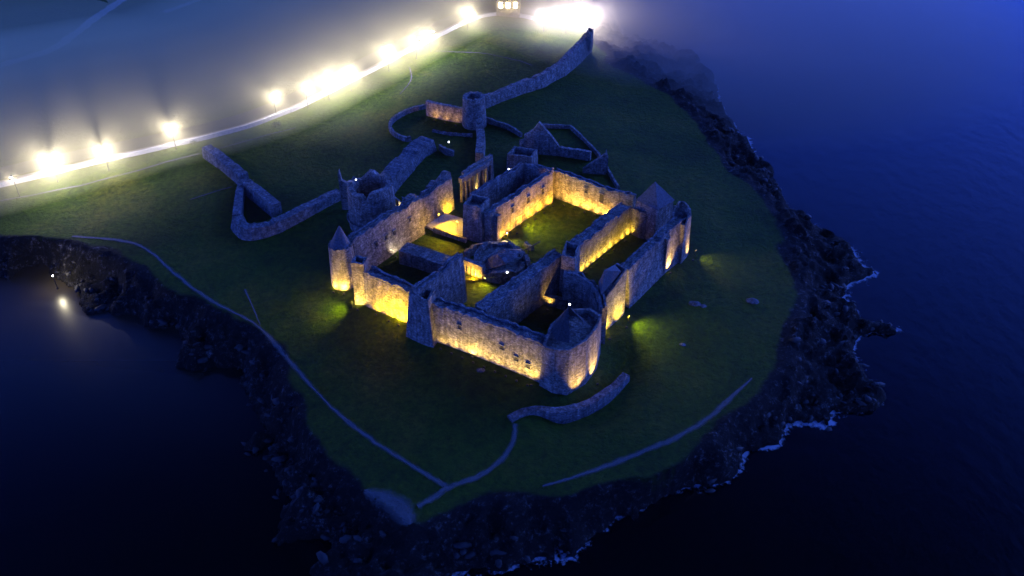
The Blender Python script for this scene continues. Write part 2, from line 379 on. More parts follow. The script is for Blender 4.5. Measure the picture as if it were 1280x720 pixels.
ROAD = [(-90,260),(0,234),(60,220),(120,206),(190,190),(250,177),(300,164),(350,147),(400,124),(450,98),(500,72),(550,46),(590,26),(618,19),(650,21),(690,30),(737,40)]
def world_line(px, z0=0):
    pts = [W(a, b, z0) for a, b in px]
    for p, (a, b) in zip(pts, px):
        for _ in range(2):
            q = W(a, b, gz(p.x, p.y)); p.x, p.y, p.z = q
    return pts
def offset(pts, d):
    out = []
    for i, p in enumerate(pts):
        t = (pts[min(i+1, len(pts)-1)]-pts[max(i-1, 0)]); t.z = 0; t.normalize()
        out.append(p+Vector((-t.y, t.x, 0))*d)
    return out
road_c = world_line(ROAD)
def strip_from(name, pts, width, mat, off, jit=0, across=4, thick=0):
    pts = resample([Vector((p.x, p.y, 0)) for p in smoothline(pts)], 1.5); n = len(pts); bm = bmesh.new(); rows = []
    for i, p in enumerate(pts):
        t = (pts[min(i+1, n-1)]-pts[max(i-1, 0)]).normalized(); nn = Vector((-t.y, t.x, 0))
        row = [p+nn*width*(k/across-.5) for k in range(across+1)]
        z = terrain(np.array([v.x for v in row]), np.array([v.y for v in row]))[0]; zc = float(z.max())
        rows.append([bm.verts.new((v.x, v.y, zc+off)) for v in row])
    for a, b in zip(rows[:-1], rows[1:]):
        for k in range(across): bm.faces.new((a[k], a[k+1], b[k+1], b[k]))
    if thick:
        bmesh.ops.solidify(bm, geom=bm.faces[:], thickness=thick)
    return tag(frombm(name, bm, mat), None, None, kind='structure')
strip_from('road', offset(road_c, 5.2), 5.5, 'asphalt', .10, thick=.3)
strip_from('pavement', offset(road_c, 1.5), 1.8, 'paving', .22, thick=.3)

# ------------------------------------------------------------------ castle building blocks
def parapet_bm(line, z, w, h, rag):
    """a thin coping wall following line at height z"""
    bm = bmesh.new(); rows = []
    n = len(line)
    for i, p in enumerate(line):
        t = (line[min(i+1, n-1)]-line[max(i-1, 0)]); t.z = 0; t.normalize(); nn = Vector((-t.y, t.x, 0))
        hh = h*(1-rag*random.random())
        zz = z if isinstance(z, (int, float)) else z[i]
        rows.append([bm.verts.new(Vector((p.x, p.y, zz-.05))), bm.verts.new(Vector((p.x, p.y, zz+hh))),
                     bm.verts.new(Vector((p.x, p.y, zz+hh))+nn*w), bm.verts.new(Vector((p.x, p.y, zz-.05))+nn*w)])
    for a, b in zip(rows[:-1], rows[1:]):
        for k in range(3): bm.faces.new((a[k], a[k+1], b[k+1], b[k]))
    bm.faces.new(rows[0]); bm.faces.new(rows[-1][::-1])
    return bm
def wall(name, px, h, t, label, rag=.3, side=1, parapet=True, batter=.05, mat='stone', step=.8, zb=None, hs=None, cat='wall', group=None, smoothed=False):
    """px: top edge of the face turned to the viewer, at height h; t: thickness laid behind it (side=1: left of travel)"""
    H0 = hs or [h]*len(px)
    pts = [W(a, b, hh) for (a, b), hh in zip(px, H0)]
    if smoothed: pts = smoothline(pts, 2)
    line = resample(pts, step)
    n = len(line); bm = bmesh.new(); rows = []; nf = 7
    tops = []; inner = []; base = []
    zs = terrain(np.array([p.x for p in line]), np.array([p.y for p in line]))[0]
    hold = 0; drop = 0.0
    for i, p in enumerate(line):
        tt = (line[min(i+1, n-1)]-line[max(i-1, 0)]); tt.z = 0; tt.normalize(); nn = Vector((-tt.y, tt.x, 0))*side
        if hold <= 0:                                # stretches where the top has crumbled
            hold = random.randint(2, 6); drop = rag*1.6*random.random()**2.5
        hold -= 1
        zt = p.z - rag*.6*random.random() - drop; zg = (zs[i]-.6) if zb is None else zb
        row = []
        for k in range(nf):                          # outer face from the ground up, slightly battered and uneven
            f = k/(nf-1); z = zg+(zt-zg)*f
            j = random.uniform(-.05, .05) if 0 < k < nf-1 else 0
            q = Vector((p.x, p.y, 0))-nn*(batter*(zt-zg)*(1-f)+j); row.append(bm.verts.new((q.x, q.y, z)))
        q = Vector((p.x, p.y, 0))+nn*t
        row.append(bm.verts.new((q.x, q.y, zt-rag*.4*random.random())))
        row.append(bm.verts.new((q.x, q.y, zg)))
        rows.append(row); tops.append(zt); inner.append(Vector((p.x, p.y, 0))+nn*(t-.4))
    for a, b in zip(rows[:-1], rows[1:]):
        for k in range(len(a)-1): bm.faces.new((a[k], a[k+1], b[k+1], b[k]))
    bm.faces.new(rows[0]); bm.faces.new(rows[-1][::-1])
    o = frombm(name, bm, mat); tag(o, label, cat, group)
    if parapet:
        fl = [Vector((p.x, p.y, 0)) for p in line]
        if side == 1:
            a = offset(fl, .03); bl = offset(fl, t-.42)
        else:
            a = offset(fl, -.42); bl = offset(fl, -(t-.03))
        frombm('parapet', parapet_bm(a, tops, .38, .75, .8), 'stone_top', o)
        frombm('parapet', parapet_bm(bl, tops, .38, .55, .9), 'stone_top', o)
    return o
def prism(name, tops, label, zb=None, cat='tower', batter=.05, mat='stone', parapet=.7, floor=True, parent=None, group=None, rag=.25):
    """tops: (px, py, z) outline of the top"""
    P = [W(a, b, z) for a, b, z in tops]; n0 = len(P)
    ring = resample(P+[P[0]], .8)[:-1]; n = len(ring)
    c = sum(P, Vector())/n0; c.z = 0
    zz = gz(c.x, c.y)-1.2 if zb is None else zb
    bm = bmesh.new(); rows = []; nf = 7
    for p in ring:
        d = Vector((p.x, p.y, 0))-c; zt = p.z-rag*random.random(); row = []
        for k in range(nf):
            f = k/(nf-1); s = 1+batter*(1-f)*(zt-zz)/max(2, d.length)+random.uniform(-.012, .012)*(0 < k < nf-1)
            row.append(bm.verts.new((c.x+d.x*s, c.y+d.y*s, zz+(zt-zz)*f)))
        if parapet:
            s2 = max(.3, 1-.45/max(1, d.length))
            row.append(bm.verts.new((c.x+d.x*s2, c.y+d.y*s2, zt)))
            row.append(bm.verts.new((c.x+d.x*s2, c.y+d.y*s2, p.z-parapet-.5)))
        rows.append(row)
    for i in range(n):
        a, b = rows[i], rows[(i+1) % n]
        for k in range(len(a)-1): bm.faces.new((a[k], a[k+1], b[k+1], b[k]))
    bm.faces.new([r[-1] for r in rows])
    o = frombm(name, bm, mat, parent)
    if not parent: tag(o, label, cat, group)
    return o
def cone_roof(parent, tops, apex, n=14, mat='slate', eave=.25, skip=()):
    P = [W(a, b, z) for a, b, z in tops]; A = W(*apex); c = sum(P, Vector())/len(P)
    P = [p+(p-c).normalized()*eave for p in P]
    bm = bmesh.new(); rings = []
    K = 4
    for k in range(K):
        f = k/K; rings.append([bm.verts.new(p.lerp(A, f)+Vector((random.uniform(-.04, .04), 0, random.uniform(-.06, .06)))) for p in P])
    ap = bm.verts.new(A); N = len(P)
    for k in range(K-1):
        for i in range(N):
            if i not in skip: bm.faces.new((rings[k][i], rings[k][(i+1) % N], rings[k+1][(i+1) % N], rings[k+1][i]))
    for i in range(N):
        if i not in skip: bm.faces.new((rings[-1][i], rings[-1][(i+1) % N], ap))
    if skip: bmesh.ops.solidify(bm, geom=bm.faces[:], thickness=.25)
    else: bm.faces.new(rings[0][::-1])
    return frombm('roof', bm, mat, parent)
def circle_px(px, py, z, r, n=20, sx=1, sy=1):
    """ring of world points as pseudo tops"""
    c = W(px, py, z); return [Vector((c.x+r*sx*math.cos(2*math.pi*i/n), c.y+r*sy*math.sin(2*math.pi*i/n), z)) for i in range(n)]
_W = W
def round_tower(name, px, py, z, r, label, zb=None, rag=.5, thick=.9, depth=3, batter=.05, mat='stone', a0=0, a1=2*math.pi, hvar=None, cat='tower', n=30):
    """open ruined drum; hvar(angle) lowers the top"""
    c = W(px, py, z); full = abs(a1-a0-2*math.pi) < .01; zz = gz(c.x, c.y)-1 if zb is None else zb
    bm = bmesh.new(); rows = []; nf = 6
    for i in range(n if full else n+1):
        a = a0+(a1-a0)*i/n; d = Vector((math.cos(a), math.sin(a), 0)); zt = z-rag*random.random()-(hvar(a) if hvar else 0)
        row = []
        for k in range(nf):
            f = k/(nf-1); R = r+batter*(zt-zz)*(1-f)+random.uniform(-.04, .04)*(0 < k < nf-1)
            row.append(bm.verts.new((c.x+d.x*R, c.y+d.y*R, zz+(zt-zz)*f)))
        row.append(bm.verts.new((c.x+d.x*(r-thick), c.y+d.y*(r-thick), zt)))
        row.append(bm.verts.new((c.x+d.x*(r-thick), c.y+d.y*(r-thick), zz if not full else z-depth)))
        rows.append(row)
    m_ = len(rows)
    for i in range(m_ if full else m_-1):
        a, b = rows[i], rows[(i+1) % m_]
        for k in range(len(a)-1): bm.faces.new((a[k], a[k+1], b[k+1], b[k]))
    if full: bm.faces.new([q[-1] for q in rows])
    else: bm.faces.new(rows[0]); bm.faces.new(rows[-1][::-1])
    o = frombm(name, bm, mat); tag(o, label, cat); return o
def gable(name, a, b, prof, t, label, cat='gable wall', mat='stone'):
    """vertical wall standing between base pixels a and b, prof = [(0..1, height)]"""
    A = W(*a, 0); B = W(*b, 0); A.z = B.z = 0; d = B-A; nn = Vector((-d.y, d.x, 0)).normalized()*t
    bm = bmesh.new(); lo = -1.5
    pr = []
    for (s0, h0), (s1, h1) in zip(prof[:-1], prof[1:]):
        k = max(1, int(abs(s1-s0)*d.length/.7))
        for i in range(k): pr.append((s0+(s1-s0)*i/k, h0+(h1-h0)*i/k-random.random()*.15))
    pr.append(prof[-1])
    f = [A+d*s+Vector((0, 0, h)) for s, h in pr]; g0 = [A+d*s+Vector((0, 0, lo)) for s, h in pr]
    F1 = [bm.verts.new(p) for p in f]; G1 = [bm.verts.new(p) for p in g0]
    F2 = [bm.verts.new(p+nn) for p in f]; G2 = [bm.verts.new(p+nn) for p in g0]
    for i in range(len(f)-1):
        bm.faces.new((G1[i], G1[i+1], F1[i+1], F1[i])); bm.faces.new((G2[i], G2[i+1], F2[i+1], F2[i]))
        bm.faces.new((F1[i], F1[i+1], F2[i+1], F2[i]))
    bm.faces.new((G1[0], F1[0], F2[0], G2[0])); bm.faces.new((G1[-1], F1[-1], F2[-1], G2[-1]))
    o = frombm(name, bm, mat)
    tag(o, label, cat); return o

exec_objects = True
# ------------------------------------------------------------------ castle: outer front
wall('curtain_wall', [(537,379),(605,404),(678,431)], 7.5, 2.4, 'long floodlit curtain wall on the near side between the square buttress tower and the front corner tower')
wall('curtain_wall', [(455,342),(512,367)], 6.3, 2.4, 'short bright yellow floodlit wall left of the square buttress tower')
o = prism('buttress_tower', [(511,365,9),(535,376,9),(543,362,9),(520,352,9)], 'dark unlit square buttress tower with spreading foot between the two floodlit front walls', batter=.12)
wall('cross_wall', [(522,362),(550,342),(579,319)], 10, 1.4, 'tall dark cross wall running back from the square buttress tower', rag=.35)
o = prism('corner_tower', [(678,431,8),(694,437,8),(712,437,8),(733,425,8),(746,410,8),(752,393,8),(738,384,8),(712,386,8),(688,404,8)],
      'many sided tower at the near corner of the castle under a dark pointed roof', zb=-4.5)
cone_roof(o, [(690,413,8.2),(697,424,8.2),(712,428,8.2),(727,421,8.2),(733,408,8.2),(727,398,8.2),(710,395,8.2),(696,401,8.2)], (711,383,12.8), skip=(2, 3))
prism('turret', [(438,328,8.3),(454,330,8.3),(459,321,8.3),(444,318,8.3)], 'narrow floodlit square turret beside the round west tower', zb=-2.5, batter=.02)
o = round_tower('round_tower', 425, 303, 8, 2.2, 'floodlit round tower with pointed roof at the left end of the castle', zb=-3)
bm = bmesh.new(); c = W(425,303,8); cyl(bm, c+Vector((0,0,-.6)), c+Vector((.2,.3,3.4)), 2.0, .1, 16); frombm('roof', bm, 'slate', o)
wall('range_wall', [(441,301),(470,283),(500,265),(527,249)], 8, 2.0, 'long dark unlit wall below the round keep, facing the small left court', rag=.5)
wall('range_wall', [(527,248),(565,225)], 7, 1.8, 'golden floodlit wall behind the bright yellow yard', rag=.7)
wall('range_wall', [(508,247),(535,228),(563,207)], 8.6, 1.2, 'ragged dark wall top rising behind the golden wall of the yellow yard', rag=1.3, parapet=False)
gable('gable_wall', (492,271), (508,271), [(0, 4.8), (.05, 5.2), (1, 2.6)], .6, 'small bright lit triangular gable right of the round keep')
# central court buildings
o = prism('square_tower', [(579,254,8.3),(601,259,8.3),(612,247,8.3),(590,242,8.3)], 'dark square tower at the near end of the roofless hall, beside the yellow yard', zb=-1)
wall('hall_wall', [(612,268),(650,243),(691,217)], 7, 1.5, 'golden floodlit hall wall along the left side of the main green court')
wall('hall_wall', [(592,243),(625,224),(656,207)], 7, 1.2, 'dark far side wall of the roofless hall', rag=.4)
wall('hall_wall', [(656,207),(690,214)], 7, 1.2, 'dark end wall of the roofless hall beside the main court corner', rag=.4)
wall('hall_wall', [(601,262),(622,271)], 6.2, 1.2, 'dark near end wall of the roofless hall above the main court', rag=.2, parapet=False)
wall('court_wall', [(692,214),(725,226),(760,238),(792,247)], 6.3, 1.5, 'warm floodlit back wall of the main green court', rag=.25)
wall('range_wall', [(722,310),(755,284),(790,257)], 6.5, 2.6, 'floodlit range between the main court and the narrow right court', rag=.3)
wall('bastion_wall', [(791,259),(799,264),(808,266),(820,264),(829,254)], 6, 1.2, 'curved lamp lit wall at the far end of the narrow right court', rag=.4, parapet=False, smoothed=True)
o = prism('square_tower', [(796,250,7.6),(822,262,7.6),(842,250,7.6),(816,238,7.6)], 'dark tower with a steep pyramid roof at the far right of the castle', parapet=0)
cone_roof(o, [(796,250,7.6),(822,262,7.6),(842,250,7.6),(816,238,7.6)], (819,227,11.5))
wall('curtain_wall', [(786,338),(812,314),(836,291),(858,274)], 8, 2.0, 'blue lit outer curtain wall on the right side with one glowing patch', rag=.25, batter=.10)
prism('buttress', [(831,297,7.6),(835,300,7.6),(839,295,7.6),(835,291,7.6)], 'narrow buttress beside the glowing patch on the right curtain wall', cat='buttress', parapet=0)
o = prism('corner_tower', [(839,268,8.6),(857,279,8.6),(865,265,9.2),(861,254,10),(851,248,10.5),(842,256,10)], 'ruined hollow corner tower at the far right end of the curtain wall', zb=-2.5, parapet=1.6, rag=.8)
o = prism('gate_tower', [(747,383,6.6),(766,361,8.2),(784,335,10.2),(772,327,10.2),(757,340,10),(741,366,7)], 'brightly floodlit tower with sloping broken top on the right front of the castle', zb=-2.5, batter=.03)
cone_roof(o, [(752,368,8.2),(775,340,10),(768,332,10),(750,352,9)], (755,338,12.2))
wall('bastion_wall', [(704,343),(722,345),(738,353),(747,368),(750,384)], 7.5, 1.3, 'curved ruined bastion wall joining the long range to the floodlit gate tower', rag=.4, smoothed=True)
wall('range_wall', [(608,389),(640,366),(672,343),(706,319)], 7.5, 2.6, 'long dark blue range running back from the near curtain wall', rag=.25)
o = prism('square_tower', [(702,318,9),(719,323,9),(725,305,9),(708,300,9)], 'square tower at the far end of the long dark blue range', zb=-1)
wall('low_wall', [(669,366),(707,378)], 2, 1.2, 'low orange lit wall inside the small dark right court', rag=.1, parapet=False)
o = round_tower('round_ruin', 627, 318, 3.0, 5.3, 'low dark round ruin with domed top in the middle of the castle', zb=-1, rag=.5, depth=1.2, hvar=lambda a: 1.3*max(0, math.sin(2*a+.5))+.5*max(0, math.sin(5*a)))
bm = bmesh.new(); c = W(627,318,3.0); cyl(bm, c+Vector((0,0,-1.6)), c+Vector((-.8,.7,-.1)), 4.4, 2.0, 11)
for v in bm.verts: v.co += Vector((random.uniform(-.4, .4), random.uniform(-.4, .4), random.uniform(-.35, .2)))
frombm('vault', bm, 'rubble', o)
wall('ruin_wall', [(640,303),(655,316),(660,332)], 3.4, .8, 'broken cross wall at the right side of the central round ruin', rag=1.2, parapet=False)
wall('ruin_wall', [(583,312),(596,303),(612,299)], 2.4, .7, 'low crumbled wall behind the central round ruin, near the yellow yard', rag=.9, parapet=False)
wall('ruin_wall', [(655,300),(664,307)], 1.6, .7, 'stub of wall on the grass below the leaning pole', rag=.6, parapet=False)
wall('ruin_wall', [(735,352),(728,345)], 3.0, .8, 'short stub wall at the near end of the narrow right court', rag=.9, parapet=False, side=-1)
bm = bmesh.new()
pts = [W(a, b, .2) for a, b in [(624,303),(632,300),(652,310),(656,317),(646,316)]]
f = bm.faces.new([bm.verts.new(q) for q in pts]); r_ = bmesh.ops.extrude_face_region(bm, geom=[f])
for v in r_['geom']:
    if isinstance(v, bmesh.types.BMVert): v.co.z -= .8
tag(frombm('terrace', bm, 'paving'), 'small pale paved terrace lit beside the central round ruin', 'terrace')
# arcades: rows of piers under a lintel
def arcade(a, b, h, n, label, t=.9):
    A = W(*a, h); B = W(*b, h); d = B-A; L = d.length; rz = math.atan2(d.y, d.x)
    bm = bmesh.new(); mid = (A+B)/2
    box(bm, (mid.x, mid.y, h-.5), (L+.6, t, 1.0), rz)
    o = frombm('arcade', bm, 'stone'); tag(o, label, 'arcade')
    for i in range(n):
        p = A.lerp(B, i/(n-1)); bm = bmesh.new()
        cyl(bm, (p.x, p.y, -.6), (p.x, p.y, h-.98), .34, .28, 10); box(bm, (p.x, p.y, h-1.1), (.75, .75, .2), rz)
        frombm('pier', bm, 'stone', o)
    return o
arcade((576,222), (613,199), 6, 8, 'row of glowing piers behind the roofless hall')
wall('back_wall', [(580,214),(616,192)], 6.5, .8, 'dark wall standing behind the row of glowing piers', parapet=False)
arcade((581,323), (603,332), 3.2, 6, 'short row of lamp lit columns beside the central round ruin')
prism('block', [(634,192,4.5),(665,196,4.5),(672,186,4.5),(643,182,4.5)], 'dark square roofless block behind the roofless hall', cat='building', parapet=1.5)
wall('low_wall', [(498,313),(527,322),(556,332)], 3, 3.2, 'broad flat topped low wall crossing the small left court', rag=.1, parapet=False, batter=.02)
# yellow yard
bm = bmesh.new()
pts = [W(a, b, .5) for a, b in [(529,280),(556,266),(582,274),(582,298),(541,286)]]
f = bm.faces.new([bm.verts.new(p) for p in pts]); r_ = bmesh.ops.extrude_face_region(bm, geom=[f])
for v in r_['geom']:
    if isinstance(v, bmesh.types.BMVert): v.co.z -= 1.2
tag(frombm('yard', bm, 'paving'), 'raised stone paved yard glowing yellow beside the dark square tower', 'yard')
wall('low_wall', [(541,284),(561,291),(582,298)], 1.2, .5, 'low kerb wall along the near edge of the yellow yard', rag=.1, parapet=False)
# keep
o = round_tower('round_keep', 462, 225, 10, 4.5, 'large ruined round keep with pale ring at the back left of the castle', zb=-3, rag=.9, thick=1.1, depth=5,
    hvar=lambda a: 1.2*max(0, math.sin(a*3+1))+.5*math.sin(a*7))
bm = bmesh.new(); c = W(462,225,10)
for i in range(36):
    a0, a1 = 2*math.pi*i/36, 2*math.pi*(i+1)/36
    box(bm, (c.x+5.15*math.cos((a0+a1)/2), c.y+5.15*math.sin((a0+a1)/2), 1.9), (.35, .95, .3), (a0+a1)/2)
frombm('string_course', bm, 'stone_top', o)
gable('broken_wall', (428,262), (441,262), [(0, 8.5), (.15, 9.6), (.3, 7.0), (1, 6.0)], .8, 'thin broken upright wall fragment on the left side of the round keep', 'wall')
# northern works
wall('court_wall', [(532,126),(555,132),(579,135)], 3.8, 1.0, 'orange lit wall beside the blue round watchtower', rag=.2, parapet=False, smoothed=True)
round_tower('watchtower', 592, 119, 7.4, 2.6, 'blue round watchtower behind the castle at the start of the long headland wall', zb=-1, rag=.5)
wall('court_wall', [(604,190),(606,165),(603,138)], 3.2, 1.8, 'blue wall running from the round watchtower down towards the castle', rag=.4, parapet=False)
wall('ring_wall', [(532,129),(510,134),(491,144),(484,154),(490,164),(506,172),(514,170)], 1.2, .6, 'thin curved low wall closing the oval court left of the watchtower', rag=.2, parapet=False, side=1, smoothed=True)
wall('bank_wall', [(482,234),(505,207),(528,182),(542,174)], 2.6, 3.6, 'broad sloping stone bank running up from the round keep to the oval court', rag=.4, side=1, parapet=False, mat='rubble', batter=.35)
gable('gable_wall', (655,190), (698,194), [(0, 4.4), (.18, 5.0), (.42, 7.8), (.75, 5), (1, 2.2)], .9, 'tall blue gabled ruin behind the castle, right of the watchtower')
wall('low_wall', [(652,168),(662,164),(673,157)], 5.0, .8, 'broken side wall meeting the left edge of the blue gabled ruin', rag=1.0, parapet=False)
wall('low_wall', [(697,183),(716,186),(738,190)], 2.2, .9, 'low blue wall running right from the gabled ruin', rag=.3, parapet=False)
wall('low_wall', [(605,146),(630,153),(651,165)], 1.2, .5, 'thin low wall between the watchtower and the gabled ruin', rag=.2, parapet=False, smoothed=True)
wall('low_wall', [(673,155),(712,156),(731,173),(747,190),(772,232)], .9, .5, 'thin angular boundary wall behind the gabled ruin on the grass', rag=.2, parapet=False)
gable('gable_wall', (728,216), (757,218), [(0, 1.0), (.5, 3.2), (.9, 5.0), (1, 5.0)], .8, 'small blue gable wall beside the white lit pinnacle')
bm = bmesh.new(); c = W(756,214,0); box(bm, (c.x, c.y, 1.6), (1.0, 1.0, 4.4)); cyl(bm, (c.x, c.y, 3.8), (c.x, c.y, 5.4), .5, .05, 4)
tag(frombm('pinnacle', bm, 'stone_top'), 'small white lit stone pinnacle right of the main court back wall', 'pinnacle')
wall('ruin_wall', [(548,178),(556,184),(566,186)], 1.8, .7, 'small broken wall lit by a white lamp below the watchtower', rag=.8, parapet=False)
wall('ruin_wall', [(540,160),(562,164),(590,166)], 1.0, .6, 'low dark footing wall between the orange wall and the small broken wall', rag=.5, parapet=False)
for x, y, r, lab in ((868,380,.9,'pale boulder lying on the dark grass right of the castle'),(878,383,.6,'smaller boulder beside the pale boulder right of the castle'),(601,463,.6,'flat stone on the grass below the long front wall'),
   (853,431,.5,'small stone on the grass between the gate tower and the right shore path'),(940,377,1.0,'dark boulder near the right edge of the grass'),(720,250,.5,'small stone on the grass of the main green court')):
    p = W(x, y, 0); p = W(x, y, gz(p.x, p.y)); bm = bmesh.new(); bmesh.ops.create_icosphere(bm, subdivisions=2, radius=r, matrix=Matrix.Translation(p) @ Matrix.Diagonal((1.3, .9, .5, 1)))
    for v in bm.verts: v.co += Vector([random.uniform(-.12, .12)*r for _ in range(3)])
    tag(frombm('boulder', bm, 'rubble'), lab, 'boulder')
# outworks on the left
wall('outwork_wall', [(252,183),(275,200),(298,219)], 2.6, 2.2, 'thick stone wall running down from the road to the outwork corner', side=1, rag=.25, parapet=False, mat='rubble', batter=.15)
wall('outwork_wall', [(302,226),(320,240),(340,256)], 2.4, 2.0, 'thick broken wall on the inner side of the outwork', side=1, rag=.35, parapet=False, mat='rubble', batter=.2)
wall('outwork_wall', [(298,221),(293,245),(290,268)], 1.8, 1.6, 'narrow side wall of the outwork running towards the viewer', side=1, rag=.35, parapet=False, mat='rubble')
wall('outwork_wall', [(290,268),(299,281),(322,283),(352,275),(390,256),(427,238)], 1.8, 2.0, 'long curved rubble wall from the outwork back to the round keep', side=1, rag=.5, parapet=False, mat='rubble', batter=.35, smoothed=True)
wall('headland_wall', [(606,121),(640,108),(680,92),(705,75),(722,58),(737,41)], 3, 1.4, 'long wall climbing the headland from the watchtower to the lamps', rag=.3, parapet=False, batter=.2)
c = W(737, 38, 4.5)
prism('end_tower', [(733,38,4.5),(739,40,4.5),(742,36,4.5),(736,34,4.5)], 'small square tower where the headland wall meets the lit road', zb=-1)
wall('moat_wall', [(640,524),(655,516),(672,513),(700,517),(735,507),(765,490),(787,468)], -1.1, 1.3, hs=[-.5, -.55, -.6, -.75, -.9, -1.0, -1.0], label='curved raised stone bank round the outside of the front ditch', side=1, rag=.15, parapet=False, mat='rubble', batter=.12, smoothed=True)
# roadside parapet
pl = resample(smoothline([Vector((p.x, p.y, 0)) for p in road_c]), 1.5)
zz = terrain(np.array([p.x for p in pl]), np.array([p.y for p in pl]))[0]
tag(frombm('road_parapet', parapet_bm(pl, list(zz-.3), .45, 1.35, .06), 'plaster'), 'long pale parapet wall along the floodlit road', 'wall')

def slit(parent, a, b, h, px, py, w=.5, hh=1.3):
    """small dark block standing in for a shaded window hole on the wall face whose top edge runs through pixels a and b at height h"""
    A = W(*a, h); B = W(*b, h); d = (B-A); d.z = 0; d.normalize(); nn = Vector((-d.y, d.x, 0))
    D = W(px, py, 0)-Vector((0, 0, H)); o_ = Vector((0, 0, H)); t_ = (A-o_).dot(nn)/D.dot(nn); p = o_+D*t_
    rz = math.atan2(d.y, d.x); out = .05*(h-p.z)
    p = p-nn*(out+.03)
    bm = bmesh.new(); box(bm, p, (w, .12, hh), rz); s0 = frombm('window', bm, 'hole_shade', parent)
    bm = bmesh.new(); box(bm, p+Vector((0, 0, hh/2+.12)), (w+.5, .3, .22), rz); frombm('lintel', bm, 'stone_top', s0)
    bm = bmesh.new(); box(bm, p-Vector((0, 0, hh/2+.08)), (w+.4, .3, .14), rz); frombm('sill', bm, 'stone_top', s0)
M['hole_shade'] = plain('painted_hole_shade', (.008, .007, .006), .9, .2, 2)  # dark colour standing in for the shade inside window holes
WALLS = {o.get('label'): o for o in C.objects if o.get('label')}
_fw = [o for k, o in WALLS.items() if k.startswith('long floodlit curtain wall')][0]
for x, y in ((628,433), (646,447), (661,456), (575,408)): slit(_fw, (605,404), (678,431), 7.5, x, y, .45, .8)
_bw = [o for k, o in WALLS.items() if k.startswith('warm floodlit back wall')][0]
slit(_bw, (725,226), (760,238), 6.3, 752, 247, .8, 1.9); slit(_bw, (725,226), (760,238), 6.3, 733, 238, .4, .8)
_hw = [o for k, o in WALLS.items() if k.startswith('golden floodlit hall wall')][0]
for x, y in ((640,262), (660,249), (678,238)): slit(_hw, (650,243), (691,217), 7, x, y, .5, 1.2)
_uw = [o for k, o in WALLS.items() if k.startswith('long dark unlit wall below')][0]
for x, y in ((482,296), (492,290), (512,274), (470,305)): slit(_uw, (470,283), (500,265), 8, x, y, .5, .9)
_kw = [o for k, o in WALLS.items() if k.startswith('blue lit outer curtain')][0]
slit(_kw, (812,314), (836,291), 8, 803, 342, .4, .9)

# ------------------------------------------------------------------ leaning timber pole in the main court
bm = bmesh.new(); a = W(648,317,0); b = W(675,302,3.0); cyl(bm, a, b, .16, .11, 8)
o = tag(frombm('leaning_pole', bm, 'wood'), 'dark timber pole leaning over a post in the main green court', 'pole')
bm = bmesh.new(); q = a.lerp(b, .45); cyl(bm, (q.x, q.y, -.3), (q.x, q.y, q.z-.1), .14, .12, 8); box(bm, (q.x, q.y, q.z-.18), (.5, .3, .14)); frombm('post', bm, 'wood', o)

# ------------------------------------------------------------------ floodlights
def fixture_mesh():
    bm = bmesh.new(); box(bm, (0, 0, .28), (.42, .26, .30)); box(bm, (0, 0, .05), (.5, .3, .08))
    for s in (-1, 1): box(bm, (s*.24, 0, .2), (.03, .12, .34))
    me = bpy.data.meshes.new('floodlight'); bm.to_mesh(me); bm.free(); me.materials.append(M['metal'])
    bm = bmesh.new(); box(bm, (0, 0, .44), (.36, .22, .02)); l = bpy.data.meshes.new('lens'); bm.to_mesh(l); bm.free(); l.materials.append(M['warm_lens'])
    return me, l
FX, LN = fixture_mesh()
def flood(px, py, power, label, toward, col=(1,0.62,0.09), group=None, lift=0.0, size=150, z=None, tilt=1.0, blend=.9, back=None):
    """lamp on the ground at a pixel; toward = pixel (ground) it faces"""
    p = W(px, py, z if z is not None else 0)
    if z is None:
        for _ in range(2): p = W(px, py, gz(p.x, p.y))
        p.z = gz(p.x, p.y)
    p.z += lift
    q = W(toward[0], toward[1], p.z); d = (q-p); d.z = 0
    if d.length < .01: d = Vector((0, 1, 0))
    d.normalize()
    o = bpy.data.objects.new('floodlight', FX); C.objects.link(o); o.location = p; o.rotation_euler = (0, 0, math.atan2(d.y, d.x)-math.pi/2)
    tag(o, label, 'floodlight', group)
    l = bpy.data.objects.new('lens', LN); C.objects.link(l); l.parent = o; o.scale = (.75, .75, .75)
    if lift > .3:
        bm = bmesh.new(); cyl(bm, (0, 0, -(lift+.4)/.75), (0, 0, .03), .05, .05, 6); frombm('mast', bm, 'metal', o)
    ld = bpy.data.lights.new('flood_beam', 'SPOT'); ld.energy = power*1.3; ld.color = col; ld.spot_size = rad(size); ld.spot_blend = blend; ld.shadow_soft_size = .12
    lo = bpy.data.objects.new('flood_beam', ld); C.objects.link(lo); lo.parent = o
    lo.location = (0, .05, .55)
    lo.rotation_euler = Vector((0, 1, tilt)).to_track_quat('-Z', 'Y').to_euler()
    return o
ORD = ['first', 'second', 'third', 'fourth', 'fifth', 'sixth', 'seventh', 'eighth', 'ninth']
def row(p0, p1, n, power, label, out, **k):
    """n lamps from base pixel p0 to p1 shifted by out=(dx,dy) pixels away from the wall"""
    for i in range(n):
        f = (i+.5)/n; x = p0[0]+(p1[0]-p0[0])*f; y = p0[1]+(p1[1]-p0[1])*f
        flood(x+out[0], y+out[1], power*random.uniform(.7, 1.3), ORD[i]+' '+label+', counted from the left', (x, y), group='floodlights at the foot of the walls', **k)
YEL = (1, .58, .010); WARM = (1, .62, .26); WHT = (1, .66, .13)
def fl(*a, **k): return flood(*a, group='floodlights at the foot of the walls', **k)
fl(539, 426, 900, 'floodlight in the corner of the square buttress tower and the long front wall', (545,412), col=WHT)
row((548,426), (670,477), 9, 150, 'floodlight at the foot of the long front wall', (-4, 8), col=WHT, tilt=1.0, size=125)
